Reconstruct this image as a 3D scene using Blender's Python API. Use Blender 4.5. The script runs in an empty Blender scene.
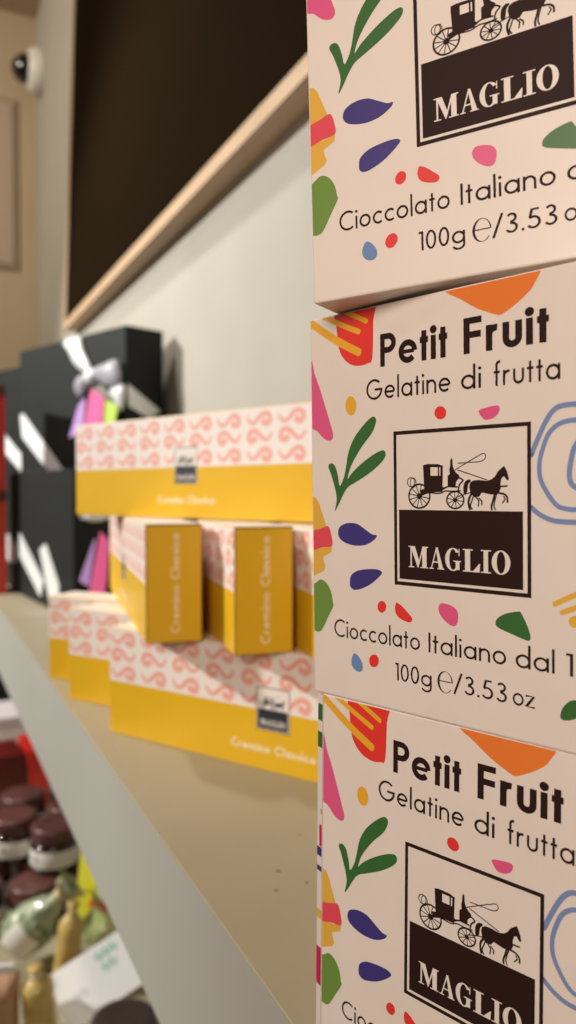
import bpy, bmesh, math, random
from mathutils import Matrix, Vector
random.seed(4)
C = bpy.context.scene.collection
# print artwork of the jelly cartons: (colour, smooth, outline in mm) on the front face, and the coach emblem in unit coordinates
ART=[('red', 1, [(9.49, 98.75), (21.41, 99.24), (21.24, 94.27), (20.81, 85.33), (19.33, 84.25), (16.56, 83.95), (13.75, 84.71), (11.48, 86.5), (10.06, 89.08), (9.37, 93.98)]), ('pink', 1, [(0.39, 86.72), (1.53, 83.66), (3.02, 80.35), (4.5, 76.64), (7.11, 69.76), (7.79, 67.51), (7.36, 66.29), (6.15, 66.04), (4.34, 66.8), (2.22, 68.72), (-0.24, 71.37)]), ('gold', 1, [(15.59, 74.25), (15.41, 73.24), (14.91, 72.45), (14.2, 72.05), (13.42, 72.11), (12.71, 72.62), (12.23, 73.49), (12.06, 74.54), (12.25, 75.56), (12.76, 76.35), (13.48, 76.74), (14.26, 76.67), (14.96, 76.15), (15.44, 75.29)]), ('leaf', 1, [(8.1, 47.97), (8.74, 50.82), (8.36, 53.3), (6.93, 57.32), (6.05, 59.13), (6.36, 60.01), (7.45, 60.16), (8.45, 59.29), (9.3, 56.83), (9.86, 54.4), (11.17, 56.36), (11.96, 58.97), (12.88, 62.87), (14.93, 66.46), (18.05, 69.49), (20.53, 71.1), (21.61, 70.81), (21.76, 69.67), (20.48, 67.22), (17.42, 64.19), (14.86, 61.06), (13.28, 58.51), (12.56, 56.12), (13.96, 57.62), (17.37, 60.03), (21.24, 62.11), (23.66, 62.86), (24.6, 62.32), (24.32, 60.95), (22.28, 59.13), (18.99, 57.09), (15.06, 55.22), (12.47, 53.94), (10.7, 51.75), (9.49, 49.76)]), ('mustard', 0, [(0.07, 51.7), (1.63, 51.34), (2.66, 49.89), (5.03, 44.05), (-0.09, 42.08)]), ('coral', 1, [(-0.09, 42.21), (3.05, 43.32), (5.4, 44.06), (6.23, 43.41), (6.87, 41.42), (6.95, 38.95), (3.59, 38.44), (-0.16, 37.75)]), ('mustard', 0, [(-0.16, 37.71), (6.95, 38.82), (6.75, 37.37), (3.86, 35.96), (3.97, 34.96), (4.62, 33.42), (3.99, 32.33), (2.25, 31.57), (-0.28, 30.43)]), ('purple', 1, [(9.1, 42.61), (10.0, 44.19), (12.64, 45.05), (15.49, 44.86), (17.72, 43.76), (20.19, 42.46), (21.71, 42.26), (20.99, 41.17), (18.23, 39.77), (14.86, 39.4), (11.7, 39.92), (9.66, 40.99)]), ('purple', 1, [(12.9, 30.22), (13.32, 31.79), (15.34, 33.11), (18.71, 33.77), (21.72, 33.89), (23.22, 33.23), (21.96, 31.78), (19.21, 29.85), (16.41, 28.67), (14.42, 28.24), (13.11, 28.83)]), ('olive', 1, [(-0.34, 26.87), (1.59, 29.33), (3.15, 30.0), (4.99, 29.14), (6.47, 27.01), (7.04, 24.45), (7.2, 23.47), (5.15, 20.09), (3.26, 17.0), (2.0, 16.15), (0.75, 16.23), (-0.51, 16.91)]), ('red', 1, [(24.4, 24.98), (24.26, 24.34), (23.89, 23.8), (23.35, 23.47), (22.75, 23.4), (22.22, 23.63), (21.85, 24.09), (21.72, 24.71), (21.86, 25.35), (22.24, 25.89), (22.78, 26.23), (23.38, 26.28), (23.91, 26.06), (24.28, 25.59)]), ('red', 1, [(22.0, 11.44), (21.84, 10.73), (21.41, 10.11), (20.8, 9.71), (20.11, 9.6), (19.5, 9.81), (19.07, 10.3), (18.93, 10.98), (19.09, 11.7), (19.53, 12.32), (20.15, 12.72), (20.83, 12.82), (21.44, 12.6), (21.86, 12.11)]), ('red', 1, [(27.36, 26.16), (27.98, 26.22), (29.11, 25.67), (30.62, 24.46), (32.02, 23.17), (31.91, 22.26), (30.85, 21.97), (28.57, 22.58), (27.44, 23.5), (27.04, 24.79)]), ('blue', 1, [(14.21, 12.16), (15.63, 11.48), (16.74, 9.9), (16.83, 8.6), (15.86, 7.7), (14.16, 8.04), (13.2, 9.35), (13.33, 10.92)]), ('pink', 1, [(39.53, 26.6), (40.38, 27.44), (42.7, 27.2), (44.29, 26.31), (44.74, 24.79), (44.27, 22.98), (43.13, 22.53), (41.52, 23.25), (40.13, 24.48), (39.52, 25.61)]), ('leaf', 1, [(54.06, 24.72), (54.81, 25.82), (56.67, 26.86), (59.4, 27.55), (60.12, 27.23), (61.35, 25.08), (62.16, 22.89), (62.05, 21.83), (61.17, 21.71), (58.12, 22.53), (54.62, 23.61)]), ('leaf', 1, [(68.68, 7.49), (69.18, 9.02), (70.5, 10.55), (71.99, 11.11), (74.03, 10.75), (74.35, 9.26), (71.8, 7.3), (69.84, 6.58), (68.85, 6.73)]), ('orange', 1, [(41.27, 98.37), (45.67, 95.14), (49.67, 92.49), (52.35, 91.19), (54.74, 90.2), (55.92, 90.17), (58.93, 91.61), (61.41, 93.24), (63.19, 95.03), (64.51, 99.19), (55.5, 102.56), (45.72, 103.18)]), ('red', 1, [(41.9, 70.49), (41.74, 69.86), (41.3, 69.38), (40.67, 69.14), (39.96, 69.19), (39.33, 69.52), (38.89, 70.07), (38.73, 70.73), (38.9, 71.36), (39.34, 71.85), (39.98, 72.08), (40.69, 72.03), (41.32, 71.69), (41.75, 71.14)]), ('pink', 1, [(50.28, 70.41), (52.11, 70.86), (54.61, 71.1), (55.31, 70.49), (54.81, 69.24), (53.57, 68.41), (52.52, 68.23), (51.46, 68.38), (50.4, 69.57)])]
ART_STROKES=[('gold', [(0.18, 97.08), (5.66, 93.43), (10.37, 90.56), (16.49, 87.37)], 1.98), ('gold', [(4.52, 98.04), (10.44, 95.12), (16.56, 92.33)], 1.33), ('gold', [(10.78, 98.62), (15.04, 96.53), (19.02, 94.54)], 1.21), ('mustard', [(67.55, 29.95), (70.84, 31.68), (74.67, 33.57)], 1.09), ('mustard', [(69.11, 28.36), (71.49, 29.4), (75.29, 31.02)], 1.07), ('mustard', [(71.65, 26.76), (74.04, 27.44), (76.53, 28.09)], 2.37), ('cyanline', [(62.45, 60.25), (63.98, 63.63), (65.58, 66.8), (67.16, 68.9), (69.01, 69.83), (72.63, 69.82), (76.41, 68.6), (79.24, 65.6), (80.35, 60.82), (79.8, 55.29), (77.84, 50.82)], 1.09), ('cyanline', [(72.63, 66.81), (70.23, 66.72), (68.08, 66.04), (66.27, 64.39), (65.0, 61.49), (64.29, 58.54), (64.44, 55.54), (65.71, 52.85), (67.75, 50.18), (69.6, 49.32), (72.62, 49.29), (75.26, 51.38), (76.7, 55.34), (76.99, 59.56), (75.84, 63.85), (72.63, 66.81)], 1.0), ('cyanline', [(72.92, 63.15), (71.58, 61.2), (70.89, 58.34), (70.64, 56.02), (71.06, 54.27), (72.62, 53.39), (74.1, 54.81), (74.39, 58.23), (73.8, 61.68)], 1.09), ('cyanline', [(62.33, 49.54), (64.27, 48.06), (66.81, 46.97), (69.29, 46.67), (72.91, 46.76), (76.42, 48.26)], 1.06)]
EMB_POLY=[(0, [(0.2393, 0.7747), (0.273, 0.7807), (0.3527, 0.7786), (0.3941, 0.7668), (0.3912, 0.758), (0.2393, 0.7618)]), (0, [(0.2393, 0.7632), (0.2973, 0.7618), (0.2962, 0.6172), (0.2475, 0.6174)]), (0, [(0.2959, 0.707), (0.3909, 0.7054), (0.3887, 0.6391), (0.4113, 0.6254), (0.3791, 0.6092), (0.2857, 0.6057), (0.2475, 0.6174), (0.2953, 0.6399)]), (0, [(0.3533, 0.7605), (0.3646, 0.7602), (0.3641, 0.7051), (0.353, 0.7051)]), (0, [(0.3737, 0.7599), (0.3912, 0.7594), (0.3909, 0.7046), (0.3734, 0.7049)]), (0, [(0.2138, 0.6174), (0.2523, 0.6265), (0.3884, 0.6166), (0.3884, 0.6054), (0.2761, 0.6005), (0.228, 0.5829)]), (0, [(0.2294, 0.5791), (0.2266, 0.5695), (0.2189, 0.5626), (0.2084, 0.5602), (0.198, 0.5626), (0.1906, 0.5695), (0.1878, 0.5791), (0.1906, 0.5884), (0.1983, 0.5953), (0.2087, 0.598), (0.2192, 0.5953), (0.2268, 0.5884)]), (0, [(0.499, 0.5552), (0.4968, 0.5487), (0.4911, 0.544), (0.4832, 0.5421), (0.4753, 0.544), (0.4696, 0.5487), (0.4676, 0.5552), (0.4696, 0.5618), (0.4755, 0.5665), (0.4835, 0.5681), (0.4911, 0.5665), (0.4968, 0.5618)]), (0, [(0.4396, 0.7432), (0.4461, 0.7654), (0.4473, 0.7988), (0.4563, 0.8158), (0.4642, 0.7983), (0.4659, 0.7649), (0.4755, 0.7386), (0.4934, 0.7196), (0.5112, 0.7084), (0.5171, 0.6898), (0.4976, 0.6753), (0.4886, 0.6643), (0.4866, 0.6369), (0.4325, 0.6374), (0.4272, 0.6462), (0.4274, 0.7046), (0.4439, 0.7147)]), (1, [(0.5443, 0.5983), (0.5446, 0.6459), (0.5607, 0.6717), (0.5884, 0.6799), (0.5955, 0.6676), (0.578, 0.6495), (0.5689, 0.6005)]), (0, [(0.5848, 0.6347), (0.591, 0.6602), (0.6128, 0.6731), (0.6513, 0.6755), (0.7061, 0.6695), (0.7395, 0.6777), (0.7644, 0.6953), (0.7851, 0.7251), (0.812, 0.7443), (0.8258, 0.7547), (0.834, 0.7438), (0.8459, 0.7205), (0.8578, 0.6816), (0.8538, 0.6698), (0.8417, 0.6733), (0.8255, 0.6942), (0.8094, 0.6846), (0.8021, 0.6577), (0.8026, 0.6224), (0.7902, 0.5974), (0.7721, 0.587), (0.7308, 0.5892), (0.6974, 0.5958), (0.6739, 0.6002), (0.6549, 0.5763), (0.6249, 0.5711), (0.5949, 0.5909)])]
EMB_STROKE=[([(0.2911, 0.5791), (0.2888, 0.5624), (0.2826, 0.5465), (0.2727, 0.5322), (0.2597, 0.5202), (0.2441, 0.5111), (0.2266, 0.5054), (0.2079, 0.5032), (0.1895, 0.5048), (0.1717, 0.5103), (0.1558, 0.5194), (0.1425, 0.5314), (0.1326, 0.5457), (0.1264, 0.5618), (0.1244, 0.5791), (0.1267, 0.5961), (0.1332, 0.6122), (0.1434, 0.6265), (0.157, 0.6385), (0.1731, 0.6476), (0.1909, 0.6528), (0.2093, 0.6547), (0.2277, 0.6525), (0.2452, 0.6468), (0.2608, 0.6377), (0.2735, 0.6257), (0.2831, 0.6114), (0.2891, 0.5955), (0.2911, 0.5791)], 0.0119), ([(0.2087, 0.5791), (0.2894, 0.564)], 0.0065), ([(0.2087, 0.5791), (0.2701, 0.5292)], 0.0065), ([(0.2087, 0.5791), (0.2345, 0.5076)], 0.0065), ([(0.2087, 0.5791), (0.1915, 0.5046)], 0.0065), ([(0.2087, 0.5791), (0.1524, 0.5218)], 0.0065), ([(0.2087, 0.5791), (0.1287, 0.5547)], 0.0065), ([(0.2087, 0.5791), (0.1261, 0.5942)], 0.0065), ([(0.2087, 0.5791), (0.1462, 0.6295)], 0.0065), ([(0.2087, 0.5791), (0.1827, 0.6509)], 0.0065), ([(0.2087, 0.5791), (0.2257, 0.6531)], 0.0065), ([(0.2087, 0.5791), (0.2639, 0.6353)], 0.0065), ([(0.2087, 0.5791), (0.2871, 0.6027)], 0.0065), ([(0.5454, 0.5555), (0.5437, 0.544), (0.5392, 0.5331), (0.5319, 0.5232), (0.5219, 0.515), (0.5101, 0.5087), (0.4968, 0.5046), (0.4829, 0.5032), (0.469, 0.5043), (0.4557, 0.5081), (0.4436, 0.5142), (0.4337, 0.5224), (0.426, 0.5322), (0.4215, 0.5435), (0.4201, 0.555), (0.4218, 0.5668), (0.4266, 0.5777), (0.4342, 0.5876), (0.4441, 0.5961), (0.4563, 0.6021), (0.4696, 0.6059), (0.4838, 0.6073), (0.4976, 0.6059), (0.5106, 0.6021), (0.5225, 0.5958), (0.5321, 0.5876), (0.5395, 0.5777), (0.544, 0.567), (0.5454, 0.5555)], 0.0108), ([(0.4832, 0.5552), (0.544, 0.5451)], 0.0059), ([(0.4832, 0.5552), (0.5251, 0.5172)], 0.0059), ([(0.4832, 0.5552), (0.49, 0.5037)], 0.0059), ([(0.4832, 0.5552), (0.4521, 0.5095)], 0.0059), ([(0.4832, 0.5552), (0.4255, 0.5333)], 0.0059), ([(0.4832, 0.5552), (0.4212, 0.5654)], 0.0059), ([(0.4832, 0.5552), (0.4407, 0.5936)], 0.0059), ([(0.4832, 0.5552), (0.4764, 0.607)], 0.0059), ([(0.4832, 0.5552), (0.5143, 0.6005)], 0.0059), ([(0.4832, 0.5552), (0.5401, 0.5769)], 0.0059), ([(0.1725, 0.6681), (0.1717, 0.6616), (0.1694, 0.6555), (0.166, 0.6498), (0.1612, 0.6451), (0.1555, 0.6418), (0.1493, 0.6396), (0.1428, 0.6391), (0.1363, 0.6396), (0.1301, 0.6421), (0.1244, 0.6457), (0.1196, 0.6503), (0.1162, 0.6561), (0.1139, 0.6624), (0.1134, 0.669), (0.1142, 0.6755), (0.1165, 0.6818), (0.1202, 0.6873), (0.1247, 0.692), (0.1304, 0.6953), (0.1369, 0.6975), (0.1434, 0.698), (0.1499, 0.6972), (0.1561, 0.695), (0.1618, 0.6914), (0.1663, 0.6868), (0.1697, 0.681), (0.1719, 0.6747), (0.1725, 0.6681)], 0.0065), ([(0.1821, 0.6643), (0.1816, 0.6572), (0.1799, 0.6509), (0.177, 0.6448), (0.1731, 0.6399), (0.1688, 0.6364), (0.1637, 0.6342), (0.1584, 0.6333), (0.1533, 0.6342), (0.1482, 0.6366), (0.1439, 0.6402), (0.1403, 0.6451), (0.1374, 0.6511), (0.1357, 0.6577), (0.1352, 0.6648), (0.1357, 0.6717), (0.1377, 0.6783), (0.1405, 0.684), (0.1442, 0.689), (0.1487, 0.6925), (0.1538, 0.6947), (0.1589, 0.6955), (0.1643, 0.6947), (0.1691, 0.6922), (0.1736, 0.6884), (0.1773, 0.6835), (0.1802, 0.6777), (0.1818, 0.6711), (0.1821, 0.6643)], 0.0057), ([(0.228, 0.5851), (0.2761, 0.6005), (0.3604, 0.5955), (0.4113, 0.6106), (0.4611, 0.6087), (0.5236, 0.6122)], 0.0088), ([(0.3884, 0.6257), (0.4342, 0.6388), (0.5016, 0.6344)], 0.0108), ([(0.5064, 0.6936), (0.5401, 0.6747), (0.5152, 0.6492), (0.5061, 0.6161)], 0.0108), ([(0.4877, 0.5717), (0.55, 0.59), (0.6111, 0.6046)], 0.0068), ([(0.4679, 0.7322), (0.5613, 0.7777), (0.6563, 0.8218), (0.6861, 0.8317), (0.7028, 0.818), (0.69, 0.7955), (0.6561, 0.7838), (0.6049, 0.7824), (0.5038, 0.7794)], 0.0062), ([(0.4993, 0.7391), (0.6043, 0.7073), (0.7104, 0.6747)], 0.0068), ([(0.6017, 0.5944), (0.5816, 0.558), (0.5814, 0.5248), (0.5901, 0.4958)], 0.015), ([(0.6165, 0.5835), (0.6034, 0.5506), (0.5927, 0.5213), (0.6074, 0.498)], 0.0091), ([(0.6337, 0.5725), (0.6532, 0.5509), (0.6479, 0.5161)], 0.0096), ([(0.6507, 0.5689), (0.6736, 0.5495), (0.6733, 0.5257)], 0.0091), ([(0.7625, 0.5942), (0.7514, 0.555), (0.7404, 0.5226), (0.7429, 0.4955)], 0.0133), ([(0.7763, 0.5942), (0.7622, 0.5514), (0.7571, 0.5191), (0.7675, 0.498)], 0.0088), ([(0.7845, 0.5977), (0.8213, 0.5925), (0.8454, 0.5728), (0.8468, 0.541)], 0.0124), ([(0.821, 0.5799), (0.8332, 0.5621), (0.8128, 0.5374)], 0.0088), ([(0.7987, 0.635), (0.8496, 0.6383)], 0.0102), ([(0.5426, 0.5909), (0.5862, 0.5983)], 0.0059)]
EMB_BLOCK=[(0.0415, 0.0411), (0.9483, 0.4912)]
EYE = 1.30            # camera height above the shop floor (m); everything below is given relative to it
Z0 = EYE

# ------------------------------------------------------------------ materials
def lin(c):
    return tuple(((v/255)/12.92 if v/255 <= .04045 else ((v/255+.055)/1.055)**2.4) for v in c)
def mat(name, rgb, rough=.5, metal=0, spec=.5, noise=None, bump=0, coat=0, alpha=1, trans=0, scale=40, stretch=None):
    m = bpy.data.materials.new(name); m.use_nodes = True
    nt = m.node_tree; b = nt.nodes['Principled BSDF']
    base = lin(rgb)
    b.inputs['Base Color'].default_value = (*base, 1)
    b.inputs['Roughness'].default_value = rough; b.inputs['Metallic'].default_value = metal
    b.inputs['Specular IOR Level'].default_value = spec
    b.inputs['Coat Weight'].default_value = coat
    b.inputs['Alpha'].default_value = alpha
    b.inputs['Transmission Weight'].default_value = trans
    if noise or bump:
        tc = nt.nodes.new('ShaderNodeTexCoord'); mp = nt.nodes.new('ShaderNodeMapping')
        nz = nt.nodes.new('ShaderNodeTexNoise'); nz.inputs['Scale'].default_value = scale; nz.inputs['Detail'].default_value = 5
        nt.links.new(tc.outputs['Object'], mp.inputs['Vector']); nt.links.new(mp.outputs['Vector'], nz.inputs['Vector'])
        if stretch: mp.inputs['Scale'].default_value = stretch
        if noise:
            cr = nt.nodes.new('ShaderNodeValToRGB')
            cr.color_ramp.elements[0].position = .3; cr.color_ramp.elements[1].position = .7
            cr.color_ramp.elements[0].color = (*lin(noise), 1); cr.color_ramp.elements[1].color = (*base, 1)
            nt.links.new(nz.outputs['Fac'], cr.inputs['Fac']); nt.links.new(cr.outputs['Color'], b.inputs['Base Color'])
        if bump:
            bp = nt.nodes.new('ShaderNodeBump'); bp.inputs['Strength'].default_value = bump; bp.inputs['Distance'].default_value = .002
            nt.links.new(nz.outputs['Fac'], bp.inputs['Height']); nt.links.new(bp.outputs['Normal'], b.inputs['Normal'])
    return m
M = {}
def dm(k, *a, **kw): M[k] = mat(k, *a, **kw)
dm('board', (238,226,216), .42, noise=(234,222,211), scale=60)
dm('ink', (44,24,20), .6, spec=.2)
for k, c in dict(red=(232,58,48), pink=(228,92,140), gold=(238,176,48), leaf=(58,108,52), mustard=(230,180,70), coral=(230,78,92),
                 purple=(66,56,126), olive=(112,148,66), blue=(110,142,190), orange=(238,128,52), cyanline=(126,146,190), tan=(196,160,90),
                 magenta=(206,30,90)).items():
    dm(k, c, .42)
dm('sun_yellow', (230,183,34), .38, noise=(226,178,28), scale=30)
dm('cream', (240,230,222), .45)
dm('salmon', (240,168,152), .45)
dm('pale_ink', (252,238,200), .45)
dm('navy', (40,42,52), .45)
dm('card_core', (120,84,30), .8)
dm('plaster', (176,171,160), .85, noise=(171,165,153), bump=.15, scale=9)
dm('plaster_far', (186,166,138), .85, noise=(180,160,132), bump=.1, scale=6)
dm('panel_paint',(176,158,138),.8); dm('panel_edge',(158,140,118),.8)
dm('ceiling_paint', (190,172,142), .9, noise=(185,166,137), scale=5)
dm('floor_tile', (120,105,92), .5, noise=(110,96,84), scale=6)
dm('shelf_top', (162,151,126), .5, noise=(156,145,119), bump=.05, scale=14)
dm('shelf_front', (176,174,164), .55, noise=(172,170,160), scale=8)
dm('scuff', (110,100,85), .8)
dm('wood', (196,166,134), .5, noise=(178,148,116), bump=.1, scale=6, stretch=(40,2,40))
dm('dark_panel', (30,22,13), .8, spec=0, noise=(27,20,12), scale=2)
dm('black_card', (32,36,35), .6, spec=.2, noise=(28,32,31), scale=30)
dm('black_side', (40,42,42), .55)
dm('satin', (244,246,244), .3, noise=(232,236,236), scale=80)
dm('organza', (190,188,200), .35, alpha=.75)
dm('shaded_ribbon', (150,146,138), .4)  # white ribbon in shade, the shade put into the colour
dm('tag_pink', (240,100,160), .5); dm('tag_lilac', (190,150,215), .5); dm('tag_lime', (190,220,90), .5)
dm('white_plastic', (225,222,215), .35)
dm('dome_black', (12,12,14), .06, coat=1)
dm('red_foil', (240,48,42), .28, coat=.5, noise=(205,30,30), scale=20)
dm('dark_red', (96,16,16), .4)
dm('choc', (48,24,18), .12, coat=.6)
dm('lid', (96,60,56), .3, noise=(88,54,50), scale=50)
dm('dark_lid', (56,45,40), .45)
dm('label', (226,222,212), .5)
dm('white_paper', (244,244,242), .6)
dm('green_ink', (120,200,170), .6); dm('grey_ink', (190,190,190), .6)
dm('lemon', (240,232,70), .25, coat=.5, noise=(226,220,56), scale=30)
dm('lime_bag', (166,196,84), .3, coat=.4, noise=(222,226,176), scale=45)
dm('gold_foil', (206,178,104), .4, coat=.3, noise=(176,146,76), scale=30)
dm('sweet_bag', (196,204,172), .25, coat=.3, noise=(46,76,44), scale=75, bump=.3)
dm('raffia', (214,200,160), .7, noise=(196,178,130), scale=90)
dm('kraft', (186,146,110), .6, noise=(170,130,96), scale=40)
dm('lilac_white', (232,222,226), .5)
dm('lens_glint', (190,185,170), .2)

# ------------------------------------------------------------------ mesh helper
class MB:
    def __init__(s): s.v=[]; s.f=[]; s.m=[]; s.mats=[]; s.sm=[]
    def mi(s, m):
        if m not in s.mats: s.mats.append(m)
        return s.mats.index(m)
    def face(s, pts, m, smooth=False):
        i=len(s.v); s.v += [tuple(p) for p in pts]; s.f.append(list(range(i,i+len(pts)))); s.m.append(s.mi(m)); s.sm.append(smooth)
    def grid(s, rows, m, closed=False, smooth=True):
        i=len(s.v); n=len(rows[0])
        for r in rows: s.v += [tuple(p) for p in r]
        for a in range(len(rows)-1):
            for b in range(n if closed else n-1):
                c=(b+1)%n
                s.f.append([i+a*n+b, i+a*n+c, i+(a+1)*n+c, i+(a+1)*n+b]); s.m.append(s.mi(m)); s.sm.append(smooth)
    def bevbox(s, x0,x1,y0,y1,z0,z1, m, b=.0004, fm=None):
        """box with bevelled edges; fm maps a face direction ('-y','+x',...) to another material"""
        bm=bmesh.new(); bmesh.ops.create_cube(bm,size=1)
        for v in bm.verts:
            v.co=Vector(((x0+x1)/2+v.co.x*(x1-x0),(y0+y1)/2+v.co.y*(y1-y0),(z0+z1)/2+v.co.z*(z1-z0)))
        if b: bmesh.ops.bevel(bm,geom=bm.edges[:],offset=b,segments=2,affect='EDGES',profile=.5)
        bm.normal_update(); bm.verts.index_update()
        i=len(s.v); s.v += [tuple(v.co) for v in bm.verts]
        for f in bm.faces:
            mm=m; n=f.normal
            if fm:
                for k,q in fm.items():
                    a='xyz'.index(k[1]); sg=-1 if k[0]=='-' else 1
                    if n[a]*sg>.99: mm=q
            s.f.append([i+v.index for v in f.verts]); s.m.append(s.mi(mm)); s.sm.append(False)
        bm.free()
    def prism(s, pts, y0, y1, m):
        """outline (x,z) pushed from y0 to y1 (y0 is the front)"""
        if area(pts)<0: pts=pts[::-1]
        s.face([(x,y0,z) for x,z in pts],m); s.face([(x,y1,z) for x,z in pts[::-1]],m)
        n=len(pts)
        for k in range(n):
            a=pts[k]; c=pts[(k+1)%n]
            s.face([(a[0],y0,a[1]),(a[0],y1,a[1]),(c[0],y1,c[1]),(c[0],y0,c[1])],m)
    def lathe(s, prof, m, axis='z', n=32, org=(0,0,0), smooth=True):
        rows=[]
        for r,h in prof:
            row=[]
            for k in range(n):
                a=2*math.pi*k/n; c,d=r*math.cos(a),r*math.sin(a)
                p=(c,d,h) if axis=='z' else ((-h,d,c) if axis=='-x' else (h,c,d))
                row.append((org[0]+p[0],org[1]+p[1],org[2]+p[2]))
            rows.append(row)
        s.grid(rows,m,closed=True,smooth=smooth)
    def build(s, name, parent=None, matrix=None):
        me=bpy.data.meshes.new(name); me.from_pydata(s.v,[],s.f)
        for m in s.mats: me.materials.append(M[m])
        me.polygons.foreach_set('material_index',s.m); me.polygons.foreach_set('use_smooth',s.sm)
        me.validate(); me.update()
        o=bpy.data.objects.new(name,me); C.objects.link(o)
        if parent: o.parent=parent
        if matrix is not None: o.matrix_world=matrix
        return o
def area(p): return sum(p[i][0]*p[(i+1)%len(p)][1]-p[(i+1)%len(p)][0]*p[i][1] for i in range(len(p)))/2
def spline(p, closed=True, n=5):
    out=[]; N=len(p)
    for i in range(N if closed else N-1):
        g=lambda k: p[k%N] if closed else p[max(0,min(N-1,k))]
        a,b,c,d=g(i-1),g(i),g(i+1),g(i+2)
        for j in range(n):
            t=j/n
            out.append(tuple(.5*(2*b[q]+(c[q]-a[q])*t+(2*a[q]-5*b[q]+4*c[q]-d[q])*t*t+(3*b[q]-a[q]-3*c[q]+d[q])*t**3) for q in (0,1)))
    if not closed: out.append(tuple(p[-1]))
    return out
def clip(p, x0,x1,z0,z1):
    for ax,lim,sg in ((0,x0,1),(0,x1,-1),(1,z0,1),(1,z1,-1)):
        q=[]
        for i in range(len(p)):
            a,b=p[i-1],p[i]; da,db=(a[ax]-lim)*sg,(b[ax]-lim)*sg
            if (da>=0)!=(db>=0):
                t=da/(da-db); q.append((a[0]+(b[0]-a[0])*t,a[1]+(b[1]-a[1])*t))
            if db>=0: q.append(b)
        p=q
        if len(p)<3: return []
    return p
def ribbon(p, w):
    """outline pieces (convex quads) of a polyline stroke"""
    out=[]; N=len(p); nn=[]
    closed = N>3 and math.hypot(p[0][0]-p[-1][0],p[0][1]-p[-1][1])<1e-9
    for i in range(N):
        a=p[max(0,i-1)]; b=p[min(N-1,i+1)]
        if closed and i in (0,N-1): a,b=p[-2],p[1]
        dx,dz=b[0]-a[0],b[1]-a[1]; l=math.hypot(dx,dz) or 1
        nx,nz=-dz/l,dx/l
        k=1
        if 0<i<N-1 or closed:
            q=p[i]; e=p[min(N-1,i+1)] if i<N-1 else p[1]
            ex,ez=e[0]-q[0],e[1]-q[1]; el=math.hypot(ex,ez) or 1
            k=1/max(.5,abs(nx*-ez/el+nz*ex/el))
        nn.append((nx*k*w/2,nz*k*w/2))
    for i in range(N-1):
        a,b=p[i],p[i+1]; na,nb=nn[i],nn[i+1]
        out.append([(a[0]-na[0],a[1]-na[1]),(b[0]-nb[0],b[1]-nb[1]),(b[0]+nb[0],b[1]+nb[1]),(a[0]+na[0],a[1]+na[1])])
    return out
def disc(c,r,n=14): return [(c[0]+r*math.cos(2*math.pi*k/n),c[1]+r*math.sin(2*math.pi*k/n)) for k in range(n)]
class Face2D:
    """prints flat shapes on the -y face of a box (x right, z up), in metres"""
    def __init__(s, mb, W, H, y=-.00002): s.mb=mb; s.W=W; s.H=H; s.y=y; s.n=0; s.map=lambda p,y:(p[0],y,p[1])
    def poly(s, pts, m, lift=0):
        pts=clip(pts,.0004,s.W-.0004,.0004,s.H-.0004)
        if len(pts)<3: return
        if area(pts)<0: pts=pts[::-1]
        s.n+=1; lift+=.0000025*(s.n%5)      # no two overlapping prints share a plane
        s.mb.face([s.map(p,s.y-lift) for p in pts],m)
    def stroke(s, pts, w, m, lift=0, caps=False):
        for q in ribbon(pts,w): s.poly(q,m,lift)
        if caps:
            for e in (pts[0],pts[-1]): s.poly(disc(e,w/2),m,lift)

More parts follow.
